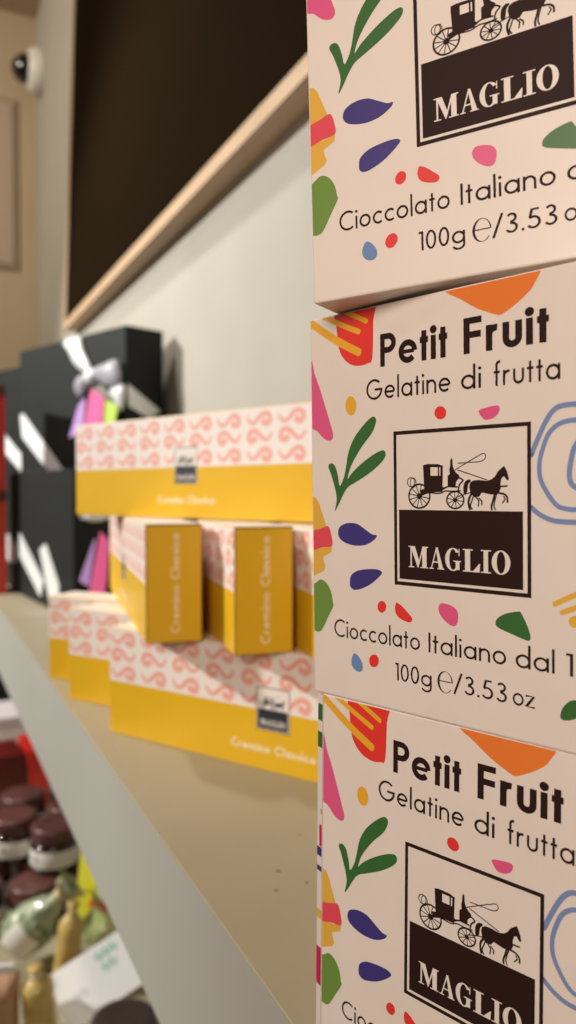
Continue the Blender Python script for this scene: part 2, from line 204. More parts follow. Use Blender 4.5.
# ------------------------------------------------------------------ lettering (geometric strokes, cap height 1)
def arc(cx,cz,rx,rz,a0,a1,n=16):
    return [(cx+rx*math.cos(math.radians(a0+(a1-a0)*i/n)),cz+rz*math.sin(math.radians(a0+(a1-a0)*i/n))) for i in range(n+1)]
AS=1.08
def glyph(ch,w):
    XH=.70 if w>.17 else .64
    h=w/2; r=XH/2-h; R=XH/2
    bowl=lambda cx: arc(cx,R,r,r,0,360,24)
    if ch==' ': return [],.34
    if ch=='o': return [bowl(R)],XH
    if ch=='a': return [bowl(R),[(XH-h,0),(XH-h,XH)]],XH
    if ch=='d': return [bowl(R),[(XH-h,0),(XH-h,AS)]],XH
    if ch=='g': return [bowl(R),[(XH-h,XH)]+arc(XH/2,-.06,XH/2-h,.22,0,-160,10)],XH
    if ch=='c': return [arc(R,R,r,r,48,312)],XH*.84
    if ch=='e': return [arc(R,R,r,r,0,318,20),[(w,R),(XH-h*1.3,R)]+(['thin'] if w>.17 else [])],XH
    if ch=='i': return [[(h,0),(h,XH)],'dot'],w
    if ch=='l': return [[(h,0),(h,AS)]],w
    if ch=='I': return [[(h,0),(h,1)]],w
    if ch=='t': return [[(.15,0),(.15,.88)],[(0,XH-h),(.3,XH-h)]],.3
    if ch=='n': return [[(h,0),(h,XH)],arc(.27,XH-.27,.27-h,.27-h,180,0,10)+[(.54-h,0)]],.54
    if ch=='m': return [[(h,0),(h,XH)],arc(.25,XH-.25,.25-h,.25-h,180,0,10)+[(.5-h,0)],arc(.75-w,XH-.25,.25-h,.25-h,180,0,10)+[(1-w-h,0)]],1-w
    if ch=='r': return [[(h,0),(h,XH)],arc(.27,XH-.27,.27-h,.27-h,180,75,6)],.36
    if ch=='u': return [[(h,XH)]+arc(.26,.26,.26-h,.26-h,180,360,10)+[(.52-h,XH)]],.52
    if ch=='s': return [arc(.2,XH-.17,.2-h,.17-h,40,270,8)+arc(.2,.17+h*.6,.2-h,.17-h*.4,90,-140,8)],.4
    if ch=='f': return [[(.14,0)]+arc(.14+.18,AS-.18,.18,.18-h,180,90,6),[(0,XH-h),(.3,XH-h)]],.32
    if ch=='P': return [[(h,0),(h,1)],[(w*.9,1-h),(.3,1-h)]+arc(.32,.70,.3-h,.30-h,90,-90,10)[1:]+[(w*.9,.40+h)]],.62
    if ch=='F': return [[(h,0),(h,1)],[(h,1-h),(.52,1-h)],[(h,.52),(.5,.52)]],.54
    if ch=='G': return [arc(.5,.5,.5-h,.5-h,45,360,24),[(.52,.5-h*.2),(1-h*.2,.5-h*.2)]],1
    if ch=='C': return [arc(.5,.5,.5-h,.5-h,50,310,22)],.82
    if ch=='z': return [[(0,XH-h),(.46,XH-h),(.03,h),(.5,h)]],.5
    if ch=='1': return [[(.2,0),(.2,1)],[(.02,1-h),(.2,1-h)]],.2+h
    if ch=='0': return [arc(.26,.5,.26-h,.5-h,0,360,24)],.52
    if ch=='3': return [arc(.25,.76,.22-h,.24-h,150,-90,10)+arc(.25,.27,.26-h,.27-h,90,-155,12)],.52
    if ch=='5': return [[(.45,1-h),(.17,1-h),(.09,.56)]+arc(.23,.32,.29-h,.32-h,125,-150,14)],.53
    if ch=='.': return [[(h*1.2,0),(h*1.2,w*1.2)]],w*1.3
    if ch=='/': return [[(0,-.1),(.38,1.08)]],.38
    return [],.3
def text(F, s, x0, x1, z, cap, w, m, gap=.13, lift=.00001, P=None, sp=.34):
    items=[]; x=0
    for ch in s:
        if ch=='E': st,adv='E',1.0
        else: st,adv=glyph(ch,w)
        if ch==' ': adv=sp
        items.append((st,x)); x+=adv+gap
    x-=gap; k=(x1-x0)/x
    P = P or (lambda p:p)
    for st,ox in items:
        if st=='E':      # estimated sign
            T=lambda q:[P((x0+(ox+a)*k,z+(b)*cap)) for a,b in q]
            ring_o=arc(.48,.44,.48,.60,6,322,24); ring_i=arc(.51,.44,.38,.565,6,322,24)
            for i in range(24):
                F.poly(T([ring_o[i],ring_o[i+1],ring_i[i+1],ring_i[i]]),m,lift)
            F.poly(T([(.1,.45),(.95,.45),(.95,.5),(.1,.5)]),m,lift)
            continue
        for q in st:
            if q=='dot':
                F.poly([P((x0+(ox+w/2+a*w*.68)*k,z+(.86+b*w*.68)*cap)) for a,b in disc((0,0),1)],m,lift); continue
            ww=w
            if q[-1]=='thin': q=q[:-1]; ww=w*.62
            pts=[(ox+a,b) for a,b in q]
            for piece in ribbon(pts,ww):
                F.poly([P((x0+a*k,z+b*cap)) for a,b in piece],m,lift)
SERIF={
'M':[[(.1,.04),(.17,.04),(.17,.96),(.1,.96)],[(0,0),(.29,0),(.29,.05),(0,.05)],[(0,.95),(.3,.95),(.3,1),(0,1)],[(.1,1),(.33,1),(.58,.22),(.47,0)],[(.45,.02),(.5,0),(.79,1),(.72,1)],[(.7,.04),(.92,.04),(.92,.96),(.7,.96)],[(.6,0),(1,0),(1,.05),(.6,.05)],[(.72,.95),(1,.95),(1,1),(.72,1)]],
'A':[[(.1,.03),(.17,.03),(.5,.9),(.46,1)],[(.43,1),(.57,1),(.93,.03),(.65,.03)],[(.25,.3),(.75,.3),(.75,.36),(.25,.36)],[(0,0),(.3,0),(.3,.05),(0,.05)],[(.55,0),(1,0),(1,.05),(.55,.05)]],
'L':[[(.13,.03),(.43,.03),(.43,.97),(.13,.97)],[(0,.95),(.58,.95),(.58,1),(0,1)],[(0,0),(.97,0),(.97,.05),(0,.05)],[(.6,.05),(.97,.05),(1,.38),(.95,.38)]],
'I':[[(.28,.03),(.72,.03),(.72,.97),(.28,.97)],[(0,0),(1,0),(1,.05),(0,.05)],[(0,.95),(1,.95),(1,1),(0,1)]],
}
def _band(a0,a1,ro,ri,n=26,c=.5):
    o=arc(c,.5,ro[0],ro[1],a0,a1,n); i=arc(c,.5,ri[0],ri[1],a0,a1,n)
    return [[o[k],o[k+1],i[k+1],i[k]] for k in range(n)]
SERIF['O']=_band(0,360,(.5,.52),(.23,.47))
SERIF['G']=_band(40,318,(.5,.52),(.23,.47))+[[(.66,.04),(.9,.04),(.9,.42),(.66,.42)],[(.52,.4),(1,.4),(1,.45),(.52,.45)],[(.84,.66),(.9,.66),(.9,.99),(.86,.99)]]
EMB_LET=(('M',.118,.275),('A',.284,.398),('G',.405,.524),('L',.536,.66),('I',.664,.735),('O',.74,.866))

def emblem(F, x0,z0,x1,z1, ink, paper, lift=.000014, fill=False):
    """framed badge: coach and horse above a dark block with the word MAGLIO"""
    U=lambda p:(x0+p[0]*(x1-x0), z0+p[1]*(z1-z0))
    W=x1-x0; b=.024
    if fill: F.poly([U(p) for p in ((0,0),(1,0),(1,1),(0,1))],paper,lift*.5)
    for q in (((0,0),(1,0),(1,b),(0,b)),((0,1-b),(1,1-b),(1,1),(0,1)),((0,b),(b,b),(b,1-b),(0,1-b)),((1-b,b),(1,b),(1,1-b),(1-b,1-b))):
        F.poly([U(p) for p in q],ink,lift)
    (ax,az),(bx,bz)=EMB_BLOCK
    F.poly([U(p) for p in ((ax,az),(bx,az),(bx,bz),(ax,bz))],ink,lift)
    for sm,q in EMB_POLY:
        F.poly([U(p) for p in (spline(q,True,3) if sm else q)],ink,lift)
    for q,w in EMB_STROKE:
        F.stroke([U(p) for p in (spline(q,False,3) if 3<len(q)<15 else q)],w*W,ink,lift)
    for ch,l0,l1 in EMB_LET:
        for q in SERIF[ch]:
            F.poly([U((l0+a*(l1-l0),.122+c*.137)) for a,c in q],paper,lift*2)

# ------------------------------------------------------------------ object helpers
def frame(pos, r, t=0, s=0):
    """x runs along the front face towards the near end, y into the box, z up; r = bearing of the far end from +Y"""
    a=math.radians(r); far=Vector((math.sin(a),math.cos(a),0)); inw=Vector((math.cos(a),-math.sin(a),0))
    B=Matrix((-far,inw,Vector((0,0,1)))).transposed()
    B=B@Matrix.Rotation(math.radians(t),3,'X')@Matrix.Rotation(math.radians(s),3,'Y')
    m=B.to_4x4(); m.translation=Vector((pos[0],pos[1],pos[2]+Z0)); return m
def tag(o,label,cat,group=None):
    o['label']=label; o['category']=cat
    if group: o['group']=group
    return o
def thing(name,label,cat,matrix,group=None):
    o=bpy.data.objects.new(name,None); C.objects.link(o); o.empty_display_size=.02; o.matrix_world=matrix
    return tag(o,label,cat,group)
def struct(o): o['kind']='structure'; return o
def dup(root,label,matrix):
    r=root.copy(); C.objects.link(r); r.matrix_world=matrix; r['label']=label
    for ch in root.children:
        c=ch.copy(); C.objects.link(c); c.parent=r
        for g in ch.children:
            d=g.copy(); C.objects.link(d); d.parent=c
    return r
def T(x,y,z,rz=0): return Matrix.Translation((x,y,z+Z0))@Matrix.Rotation(math.radians(rz),4,'Z')

# ================================================================== the room
WX=.33; FY=2.34; CZ=1.335; FLOOR=-1.30
def slab(name,x0,x1,y0,y1,z0,z1,m,b=0,fm=None):
    q=MB(); q.bevbox(x0,x1,y0,y1,z0+Z0,z1+Z0,m,b,fm); return q.build(name)
struct(slab('wall_right',WX,WX+.12,-2.6,FY,FLOOR,CZ,'plaster'))
struct(slab('wall_far',-3.6,WX+.12,FY,FY+.12,FLOOR,CZ,'plaster_far'))
struct(slab('ceiling',-3.6,WX+.12,-2.6,FY+.12,CZ,CZ+.1,'ceiling_paint'))
struct(slab('floor',-3.6,WX+.12,-2.6,FY+.12,FLOOR-.1,FLOOR,'floor_tile'))

# upper shelf: thick board with a grey front
HS=-.15184; XS=.09426; TS=.08452
q=MB(); q.bevbox(XS,WX,-.6,FY,HS-TS+Z0,HS+Z0,'shelf_top',.0006,{'-x':'shelf_front'})
for px_,py_,r_ in ((.128,.275,.0011),(.134,.262,.0008),(.121,.262,.0009),(.150,.30,.0007),(.142,.25,.001)):
    q.face([(px_+a,py_+b,HS+Z0+.00006) for a,b in disc((0,0),r_,9)],'scuff')
tag(q.build('display_shelf'),'thick grey-fronted display shelf that carries the white, yellow and black cartons','shelf')
LZ=-.60
tag(slab('display_shelf',.03,WX,-.6,FY,LZ-.04,LZ,'shelf_top',.001,{'-x':'shelf_front'}),'lower shelf under the thick grey shelf, crowded with jars and bags','shelf')

# framed dark board above the shelf, leaning out at its foot
zb=.345; zt=1.10; xb=.300; k=.036
root=thing('wall_board','large dark board in a pale wooden frame on the wall above the shelf','board',T(WX,.9,zb))
def board_pts(y0,y1,z0,z1,off0,off1):
    X=lambda z,o: xb+k*(z-zb)+o
    return y0,y1,z0,z1,X
def wedge(mb,y0,y1,z0,z1,o,m):
    X0=xb+k*(z0-zb)+o; X1=xb+k*(z1-zb)+o; b=WX-.0005
    P=lambda x,y,z:(x-WX,y-.9,z-zb)
    a=[P(X0,y0,z0),P(X0,y1,z0),P(X1,y1,z1),P(X1,y0,z1)]; c=[P(b,y0,z0),P(b,y1,z0),P(b,y1,z1),P(b,y0,z1)]
    mb.face([a[0],a[3],a[2],a[1]],m); mb.face(c,m)
    for i in range(4):
        j=(i+1)%4; mb.face([a[i],a[j],c[j],c[i]],m)
Y0,Y1=-.3,1.765; fw=.018
q=MB(); wedge(q,Y0+fw,Y1-fw,zb+fw,zt-fw,.0025,'dark_panel'); q.build('panel',root)
q=MB(); wedge(q,Y0,Y1,zb,zb+fw,0,'wood'); q.build('bottom_rail',root)
q=MB(); wedge(q,Y0,Y1,zt-fw,zt,0,'wood'); q.build('top_rail',root)
for a,b in ((Y0,Y0+fw),(Y1-fw,Y1)):
    q=MB(); wedge(q,a,b,zb+fw,zt-fw,0,'wood'); q.build('side_stile',root)

# flat panel on the far wall
root=thing('wall_panel','flat pale panel fixed on the far brown wall below the security camera','panel',T(-.1,FY,.62))
q=MB(); q.bevbox(-.38,.362,-.012,0,.01,.46,'panel_paint',.002); q.build('panel',root)
q=MB()
for x0,x1,z0,z1 in ((-.39,.374,-.002,.01),(-.39,.374,.46,.472),(-.39,-.38,.01,.46),(.362,.374,.01,.46)): q.bevbox(x0,x1,-.007,0,z0,z1,'panel_edge',.001)
q.build('panel_trim',root)

# security camera
root=thing('security_camera','white dome security camera with a black bubble high on the wall','camera',T(WX,2.235,1.135))
q=MB(); q.lathe([(0,.0),(.056,.0),(.058,.006),(.058,.026),(.053,.034),(.044,.040),(0,.040)],'white_plastic','-x'); q.build('base',root)
q=MB(); q.lathe([(.038,.039),(.038,.044)]+[(.038*math.cos(a*math.pi/24),.044+.038*math.sin(a*math.pi/24)) for a in range(1,13)],'dome_black','-x'); q.build('dome',root)
q=MB(); q.lathe([(.006,.0),(.0085,.0),(.0085,.003),(.006,.003),(.006,0)],'lens_glint','-x',18,(-.068,-.024,.008)); o=q.build('lens',root)  # pale ring paints the glint of the lens on the black bubble

# ================================================================== jelly cartons (front stack)
PW,PH,PD=.08954,.09789,.045
def petit(label,matrix):
    root=thing('confectionery_carton',label,'carton',matrix,'stack of white jelly cartons')
    q=MB(); q.bevbox(0,PW,0,PD,0,PH,'board',.0005)
    F=Face2D(q,PW,PH)
    lay={'mustard':0,'red':1,'gold':3}
    for c,sm,pts in ART:
        p=[(a/1000,b/1000) for a,b in pts]
        F.poly(spline(p,True,4) if sm else p,c,.00001*lay.get(c,1))
    for c,pts,w in ART_STROKES:
        p=[(a/1000,b/1000) for a,b in pts]
        F.stroke(spline(p,False,6),w/1000,c,.00003,caps=True)
    q.build('carton',root)
    q=MB(); F=Face2D(q,PW,PH,-.00006)
    F.poly([(a/1000,b/1000) for a,b in ((27.4,31),(62.1,31),(62.1,66.8),(27.4,66.8))],'board',-.00001)
    emblem(F,.02708,.03066,.06243,.06716,'ink','board'); q.build('emblem',root)
    for nm,z,cap,w,gap,words in (
        ('title_lettering',.0829,.0078,.18,.1,(('Petit',23.3,42.3),('Fruit',46.5,66.4))),
        ('flavour_lettering',.0752,.0050,.108,.13,(('Gelatine',18.9,43.1),('di',45.8,50.8),('frutta',53.9,68.8))),
        ('maker_lettering',.0157,.0046,.105,.12,(('Cioccolato',7.5,34.3),('Italiano',36.7,56.6),('dal',58.8,67.5),('1',69.8,71.4))),
        ('weight_lettering',.0076,.0042,.105,.12,(('100g',26.9,37.5),('E',39.1,43.4),('/3.53',43.6,56.8),('oz',58.1,63.1)))):
        q=MB(); F=Face2D(q,PW,PH,-.00006)
        for wd,a,b in words: text(F,wd,a/1000,b/1000,z,cap,w,'ink',gap)
        q.build(nm,root)
    return root
B3=petit('white jelly carton with colourful petals, lowest of its stack, standing on the shelf',frame((.0949,.1777,HS),-19.36,-1.0,-.47))
B2=dup(B3,'white jelly carton with colourful petals in the middle of its stack of three',frame((.0950,.1815,-.0539),-19.0,.63,-.42))
B1=dup(B3,'white jelly carton at the top of its stack, cut off by the photo edge',frame((.0871,.1670,.0443),-34.2,-.46,-2.03))
# loose side flap of the lowest carton
q=MB(); y=.0003
fl=lambda s,d:(-s,.0001+d)
s0,s1=0.0002,.0024
def flap_face(z0,z1,m,a=0,b=1,lift=0):
    xa,xb_=-(s0+(s1-s0)*a),-(s0+(s1-s0)*b); ya,yb=.0002+.0007*a-lift,.0002+.0007*b-lift
    q.face([(xb_,yb,z0),(xa,ya,z0),(xa,ya,z1),(xb_,yb,z1)],m)
P4=[(-s0,.0002),(-s1,.0009),(-s1,.0013),(-s0,.0012)]
n=4
for i in range(n):
    a,b=P4[i],P4[(i+1)%n]; q.face([(b[0],b[1],.0006),(a[0],a[1],.0006),(a[0],a[1],PH-.0006),(b[0],b[1],PH-.0006)],'board')
q.face([(a,b,.0006) for a,b in P4],'board'); q.face([(a,b,PH-.0006) for a,b in P4[::-1]],'board')
pz=lambda py: PH-(py-693)/3.78/1000
for y0,y1,m,a,b in ((705,721.6,'leaf',0,1),(733,748.6,'leaf',0,1),(810,815,'tan',0,.3),(826,848,'magenta',0,.55),(849,858,'purple',0,1),(868,873,'purple',0,1),(912,921,'mustard',0,1),(950,988,'magenta',0,1)):
    flap_face(pz(y1),pz(y0),m,a,b,.00005)
q.build('side_flap',B3)

# ================================================================== yellow chocolate cartons
YL,YD,YH=.24956,.03124,.066; YS=.0326
MOT=[(-1,.3),(-.86,-.15),(-.52,-.4),(-.15,-.1),(.15,.3),(.55,.5),(.9,.2),(.92,-.3),(.58,-.5),(.4,-.28)]
def yellow(label,matrix):
    root=thing('chocolate_carton',label,'carton',matrix,'yellow and white chocolate cartons')
    q=MB(); q.bevbox(0,YL,0,YD,0,YH,'sun_yellow',.0004,{'+z':'cream'})
    for back in (0,1):
        F=Face2D(q,YL,YH)
        if back: F.map=lambda p,y:(YL-p[0],YD-y,p[1])
        F.poly([(0,YS),(YL,YS),(YL,YH),(0,YH)],'cream')
        for row,(zc,fl_) in enumerate(((.0592,1),(.0493,-1),(.0385,1))):
            for i in range(-1,11):
                xc=.0118+.02535*i+(0 if fl_>0 else .0005)
                base=spline(MOT,False,4); pts=[(xc+a*.0095*fl_,zc+b*.0064) for a,b in base]
                n=len(pts)
                for j in range(n-1):
                    w=.0016+.0024*(j/(n-1))**.7
                    F.stroke(pts[j:j+2],w,'salmon',.00002)
                F.poly(disc(pts[-1],.0020,10),'salmon',.00002)
    q.build('carton',root)
    q=MB(); F=Face2D(q,YL,YH,-.00007); emblem(F,.1136,.0218,.1354,.0452,'navy','cream',fill=True); q.build('emblem',root)
    q=MB(); F=Face2D(q,YL,YH,-.00007); text(F,'Cremino Classico',.0962,.1515,.0094,.0050,.16,'pale_ink',.13); q.build('lettering',root)
    # end flap, seen on the cartons turned end-on
    q=MB(); q.bevbox(YL-.0002,YL+.0007,.0007,YD-.0004,.0004,YH-.0009,'sun_yellow',.0003)
    q.face([(YL+.00005,0,0),(YL+.00005,YD,0),(YL+.00005,YD,YH),(YL+.00005,0,YH)],'card_core')
    e=q.build('end_flap',root)
    q=MB(); F=Face2D(q,YD,YH,0); F.map=lambda p,y:(YL+.00078-y,p[0],p[1])
    text(F,'Cremino Classico',.0054,.0610,0,.0048,.14,'pale_ink',.13,P=lambda p:(.0185-p[1],p[0]))
    q.build('end_lettering',e)
    return root
Y2=yellow('long yellow carton low on the shelf, nearest of the three, its badge fully in view',frame((.1081,.4812,HS),-30.2))
dup(Y2,'long yellow carton low on the shelf, second of three, just behind the nearest one',frame((.0987,.5691,HS),-33.7))
dup(Y2,'long yellow carton low on the shelf, farthest of three, below the black gift box',frame((.0953,.6389,HS),-39.56))
dup(Y2,'long yellow carton lying across the top of the end-on cartons',frame((.1083,.5887,HS+2*YH+.0002),-22.39,0,-.2))
def endon(x,y): # near end given
    a=math.radians(8.34); return frame((x+YL*math.sin(a),y+YL*math.cos(a),HS+YH),8.34)
for x,y,lb in ((.1138,.4171,'yellow carton turned end-on, leftmost of the middle layer'),(.1466,.3678,'yellow carton turned end-on, second from the left of the middle layer'),(.1765,.325,'yellow carton turned end-on, half hidden by the stack of white cartons')):
    dup(Y2,lb,endon(x,y))

# ================================================================== black gift boxes
KS=1
def mm(pts): return [(a*KS/1000,b*KS/1000) for a,b in pts]
def pillow(mb,pts,y0,th,m):
    """soft padded shape with the given outline, front towards -y"""
    pts=spline(pts,True,4); cx=sum(p[0] for p in pts)/len(pts); cz=sum(p[1] for p in pts)/len(pts)
    rows=[]
    for s in (.02,.45,.75,.93,1): rows.append([(cx+(a-cx)*s,y0-th*math.sqrt(max(0,1-s*s)),cz+(b-cz)*s) for a,b in pts])
    for s in (.93,.75,.45,.02): rows.append([(cx+(a-cx)*s,y0+th*.5*math.sqrt(max(0,1-s*s)),cz+(b-cz)*s) for a,b in pts])
    mb.grid(rows,m,closed=True)
GL,GD,GH=.258,.054,.171
def gift(label,matrix,L=GL,D=GD,H=GH):
    root=thing('gift_box',label,'gift box',matrix,'black gift boxes tied with white ribbon')
    q=MB(); q.bevbox(0,L,0,D,0,H,'black_card',.001); q.build('box',root)
    return root
def strap(root,polys,m='satin',end=None):
    for p in polys:
        q=MB(); q.prism(mm(p),-.0012,.0004,m); q.build('ribbon',root)
    for p in end or []:
        q=MB(); q.prism(mm(p),-.0012,.0004,'satin'); q.v=[(GL*KS-y,x,z) for x,y,z in q.v]; q.build('ribbon',root)
# upper near box
KS=1.147
gA=gift('black gift box with a large white ribbon bow and pink tag, top of its stack',frame((.1547,1.3135,.0222),-20.2),GL*KS,GD*KS,GH*KS)
strap(gA,[[(122,171),(163,171),(150,142),(190,126),(178,122),(142,146)],[(-.0+.5,83),(6,52),(82,.6),(119,.6),(10,84)]],end=[[(2,103),(3,77),(32,64),(49,74)]])
q=MB(); pillow(q,mm([(124,168),(160,169),(172,150),(188,128),(180,122),(160,130),(145,142),(135,156)]),-.003,.006,'satin')
b=q.build('bow',gA); q=MB()
pillow(q,mm([(231,96),(251,103),(262,96),(255,70),(246,82)]),-.004,.007,'satin')
q.build('bow_end',b); q=MB()
pillow(q,mm([(186,124),(200,126),(208,116),(196,106),(184,112)]),-.008,.009,'satin')
q.build('knot',b)
q=MB(); pillow(q,mm([(201,124),(228,129),(251,130),(258,107),(242,99),(206,112)]),-.008,.010,'organza'); q.build('bow_loop',b)
q=MB(); pillow(q,mm([(197,121),(168,119),(158,107),(170,93),(194,111)]),-.008,.008,'organza'); q.build('bow_loop',b)
q=MB(); q.prism(mm([(185,115),(213,105),(257,74),(244,68),(190,99)]),-.004,-.0032,'shaded_ribbon'); q.build('ribbon_tail',b)
for nm,p,m,y in (('gift_tag',[(200,100),(228,89),(223,40),(180,42)],'tag_pink',-.0125),('gift_tag',[(185,92),(178,50),(146,44),(168,83)],'tag_lilac',-.0105),('gift_tag',[(229,86),(255,76),(244,44),(219,44)],'tag_lime',-.0105)):
    q=MB(); q.prism(mm(p),y,y+.0007,m); q.build(nm,gA)
# upper far box
gB=gift('black gift box behind the one with the bow, upper row, at the left edge',frame((.0997,1.6713,.0222),-20.2),GL*KS,GD*KS,GH*KS)
strap(gB,[[(116,79),(115,49),(198,.6),(213,18)]])
# lower near box
KS=1
gC=gift('black gift box under the bowed one, with pink and lilac tags on its end',frame((.1347,1.1614,HS),-6.3),GL,.125,.174)
strap(gC,[[(.5,88),(.5,55),(112,10),(128,32)],[(111,72),(139,81),(199,34),(200,4),(160,4)]],end=[[(8,116),(42,116),(44,124),(6,124)]])
q=MB()
for p,o_ in (([(12,121),(24,124),(37,121),(36,115),(24,113),(13,115)],.006),):
    n=len(q.v); pillow(q,mm(p),-.006,.006,'satin')
    for i in range(n,len(q.v)): x,y,z=q.v[i]; q.v[i]=(GL-y,x,z)
q.build('bow',gC)
for p,m,y in (([(32.7,103),(44.3,92.5),(41,52),(36.5,28),(16,31)],'tag_pink',-.006),([(24,92),(27,95),(17,40),(3.7,46)],'tag_lilac',-.004)):
    q=MB(); q.prism(mm(p),y,y+.0007,m)
    q.v=[(GL-yy+max(0,x)*.75,x*.6+.002,z) for x,yy,z in q.v]; q.build('gift_tag',gC)   # the tags hang turned towards the room
# lower far box
gD=gift('black gift box behind the lower one, its white ribbon at the left edge',frame((.131,1.438,HS),0),GL,.12,.174)
q=MB(); q.prism(mm([(.5,69),(7,78),(181,80),(257,72),(257,44),(194,39),(3,42)]),-.0014,.0004,'satin'); q.build('ribbon',gD)

# slim red cartons at the shelf edge
def redbox(label,z,h):
    root=thing('red_carton',label,'carton',T(.0950,1.18,z),'red cartons at the shelf edge')
    q=MB(); q.bevbox(0,.0235,0,.075,0,h*.9,'red_foil',.001); q.build('carton',root)
    q=MB(); q.bevbox(-.0003,.0238,-.0003,.0753,h*.9,h,'dark_red',.0006); q.build('lid',root)  # no real lid: dark red band paints the shaded gap between the cartons
    q=MB(); q.bevbox(-.0004,.0239,.030,.045,h*.30,h*.42,'tag_lilac',.0004); q.build('paper_band',root)
    return root
redbox('slim red carton on the shelf edge, lower of two at the left edge',HS,.148)
redbox('slim red carton stacked on another at the left edge, beside black boxes',HS+.1482,.150)

# ================================================================== goods on the lower shelf
def jar(label,x,y,z,lid='lid'):
    root=thing('spread_jar',label,'jar',T(x,y,z,random.uniform(-40,40)),'jars of chocolate spread on the lower shelf')
    q=MB(); q.lathe([(0,0),(.029,0),(.033,.003),(.0345,.008),(.0345,.034),(.033,.039),(.029,.042),(0,.042)],'choc'); q.build('glass',root)
    q=MB(); q.lathe([(.0348,.010),(.0350,.0105),(.0350,.0325),(.0348,.033)],'label')
    for a in (math.radians(205),math.radians(235)):
        for dz,w in ((.0185,.07),(.024,.05)):
            q.face([(.0352*math.cos(a+e*w),.0352*math.sin(a+e*w),dz+f) for e,f in ((-1,0),(1,0),(1,.004),(-1,.004))],'ink')
    q.build('label',root)
    q=MB(); q.lathe([(0,.0415),(.0325,.0415),(.0335,.043),(.0335,.057),(.0325,.0605),(.030,.062),(.024,.0612),(0,.0612)],lid); q.build('lid',root)
    return root
jr=[(.141,1.098,0,'chocolate jar in the bottom tier at the front, beside the clear bag of sweets'),
    (.214,1.092,0,'chocolate jar in the bottom tier, half hidden by the shelf above'),
    (.070,1.120,0,'chocolate jar in the bottom tier, cut off by the left edge'),
    (.088,1.192,0,'chocolate jar in the bottom tier, below the jar nearest the left edge'),
    (.160,1.172,0,'chocolate jar in the bottom tier, behind the front one'),
    (.232,1.166,0,'chocolate jar in the bottom tier behind the half hidden one'),
    (.110,1.262,0,'chocolate jar in the bottom tier of the back row, left of two'),
    (.182,1.245,0,'chocolate jar in the bottom tier of the back row, middle'),
    (.254,1.240,0,'chocolate jar in the bottom tier of the back row, right'),
    (.174,1.128,1,'chocolate jar in the top tier with a wide white label, nearest the camera'),
    (.125,1.185,1,'chocolate jar in the top tier, nearest the left edge'),
    (.206,1.194,1,'chocolate jar in the top tier, directly behind the nearest one'),
    (.146,1.262,1,'chocolate jar in the top tier, in front of the red box'),
    (.218,1.268,1,'chocolate jar in the top tier, farthest, by the shelf edge')]
j0=None
for x,y,t,lb in jr:
    z=LZ+t*.0622
    if j0 is None: j0=jar(lb,x,y,z)
    else: dup(j0,lb,T(x,y,z,random.uniform(-40,40)))
jar('dark-lidded jar at the very bottom of the photo, beside the white card',.184,.768,LZ+.001,'dark_lid')

def carton(name,label,mtx,w,d,h,m,lidm=None,group=None):
    root=thing(name,label,'box',mtx,group)
    q=MB(); q.bevbox(0,w,0,d,0,h*.72,m,.001); q.build('box',root)
    q=MB(); q.bevbox(-.001,w+.001,-.001,d+.001,h*.72,h,lidm or m,.001); q.build('lid',root)
    return root
carton('lidded_box','bright red lidded box behind the chocolate jars, close under the shelf',T(.184,1.50,LZ,4),.11,.10,.112,'red_foil')
carton('lidded_box','dark red lidded box behind the jars at the left edge',T(.06,1.50,LZ,2),.115,.10,.105,'dark_red')
carton('lidded_box','white lidded box behind the red boxes, upper of two',T(.08,1.72,LZ+.061,0),.22,.14,.055,'white_paper','lilac_white','white boxes behind the red boxes')
carton('lidded_box','white lidded box behind the red boxes, lower of two',T(.08,1.72,LZ,0),.22,.14,.060,'lilac_white','white_paper','white boxes behind the red boxes')
carton('lidded_box','black lidded box at the far end of the lower shelf',T(.06,2.05,LZ,0),.24,.15,.16,'black_card')

def pouch_mesh(mb,W,H,Tk,m,seed=0,crimp=.05,n=18):
    rnd=random.Random(seed); ph=[rnd.uniform(0,6.28) for _ in range(6)]
    for sg in (-1,1):
        rows=[]
        for i in range(n+1):
            v=i/n; row=[]
            for j in range(n+1):
                u=j/n
                t=(max(0,1-(2*u-1)**4))**.6*max(0,1-((2*v-1)/(1-crimp))**6 if abs(2*v-1)<1-crimp else 0)**.7
                wr=.12*math.sin(9*u+ph[0]+4*v)+.1*math.sin(13*v+ph[1]-6*u)+.06*math.sin(23*u+17*v+ph[2])
                row.append(((u-.5)*W*(1-.06*math.sin(math.pi*v)),sg*(Tk/2*t*(1+wr)+.0003),v*H))
            rows.append(row if sg<0 else row[::-1])
        mb.grid(rows,m)
def pouch(name,label,mtx,W,H,Tk,m,group=None,seed=0):
    root=thing(name,label,'bag',mtx,group)
    q=MB(); pouch_mesh(q,W,H,Tk,m,seed); q.build('bag',root)
    return root
def MT(x,y,z,rx,ry,rz): return Matrix.Translation((x,y,z+Z0))@Matrix.Rotation(math.radians(rz),4,'Z')@Matrix.Rotation(math.radians(ry),4,'Y')@Matrix.Rotation(math.radians(rx),4,'X')
r=pouch('snack_pouch','glossy yellow and green snack pouch standing behind the white card',MT(.224,.990,LZ,-4,4,-48),.105,.155,.032,'lime_bag',seed=3)
q=MB(); q.prism([(-.053,.02),(-.030,.05),(-.022,.10),(-.030,.154),(-.052,.154)],-.0165,-.0150,'lemon'); q.build('side_fold',r)
q=MB()
for i in range(6): q.prism([(-.030+i*.010,.058+.002*(i%2)),(-.023+i*.010,.058+.003*(i%2)),(-.022+i*.010,.068),(-.029+i*.010,.066)],-.0195,-.0190,'red')
q.build('red_lettering',r)
ax=Vector((.066,-.010,.063)).normalized(); sx=Vector((0,1,0)).cross(ax).normalized(); sy=ax.cross(sx)
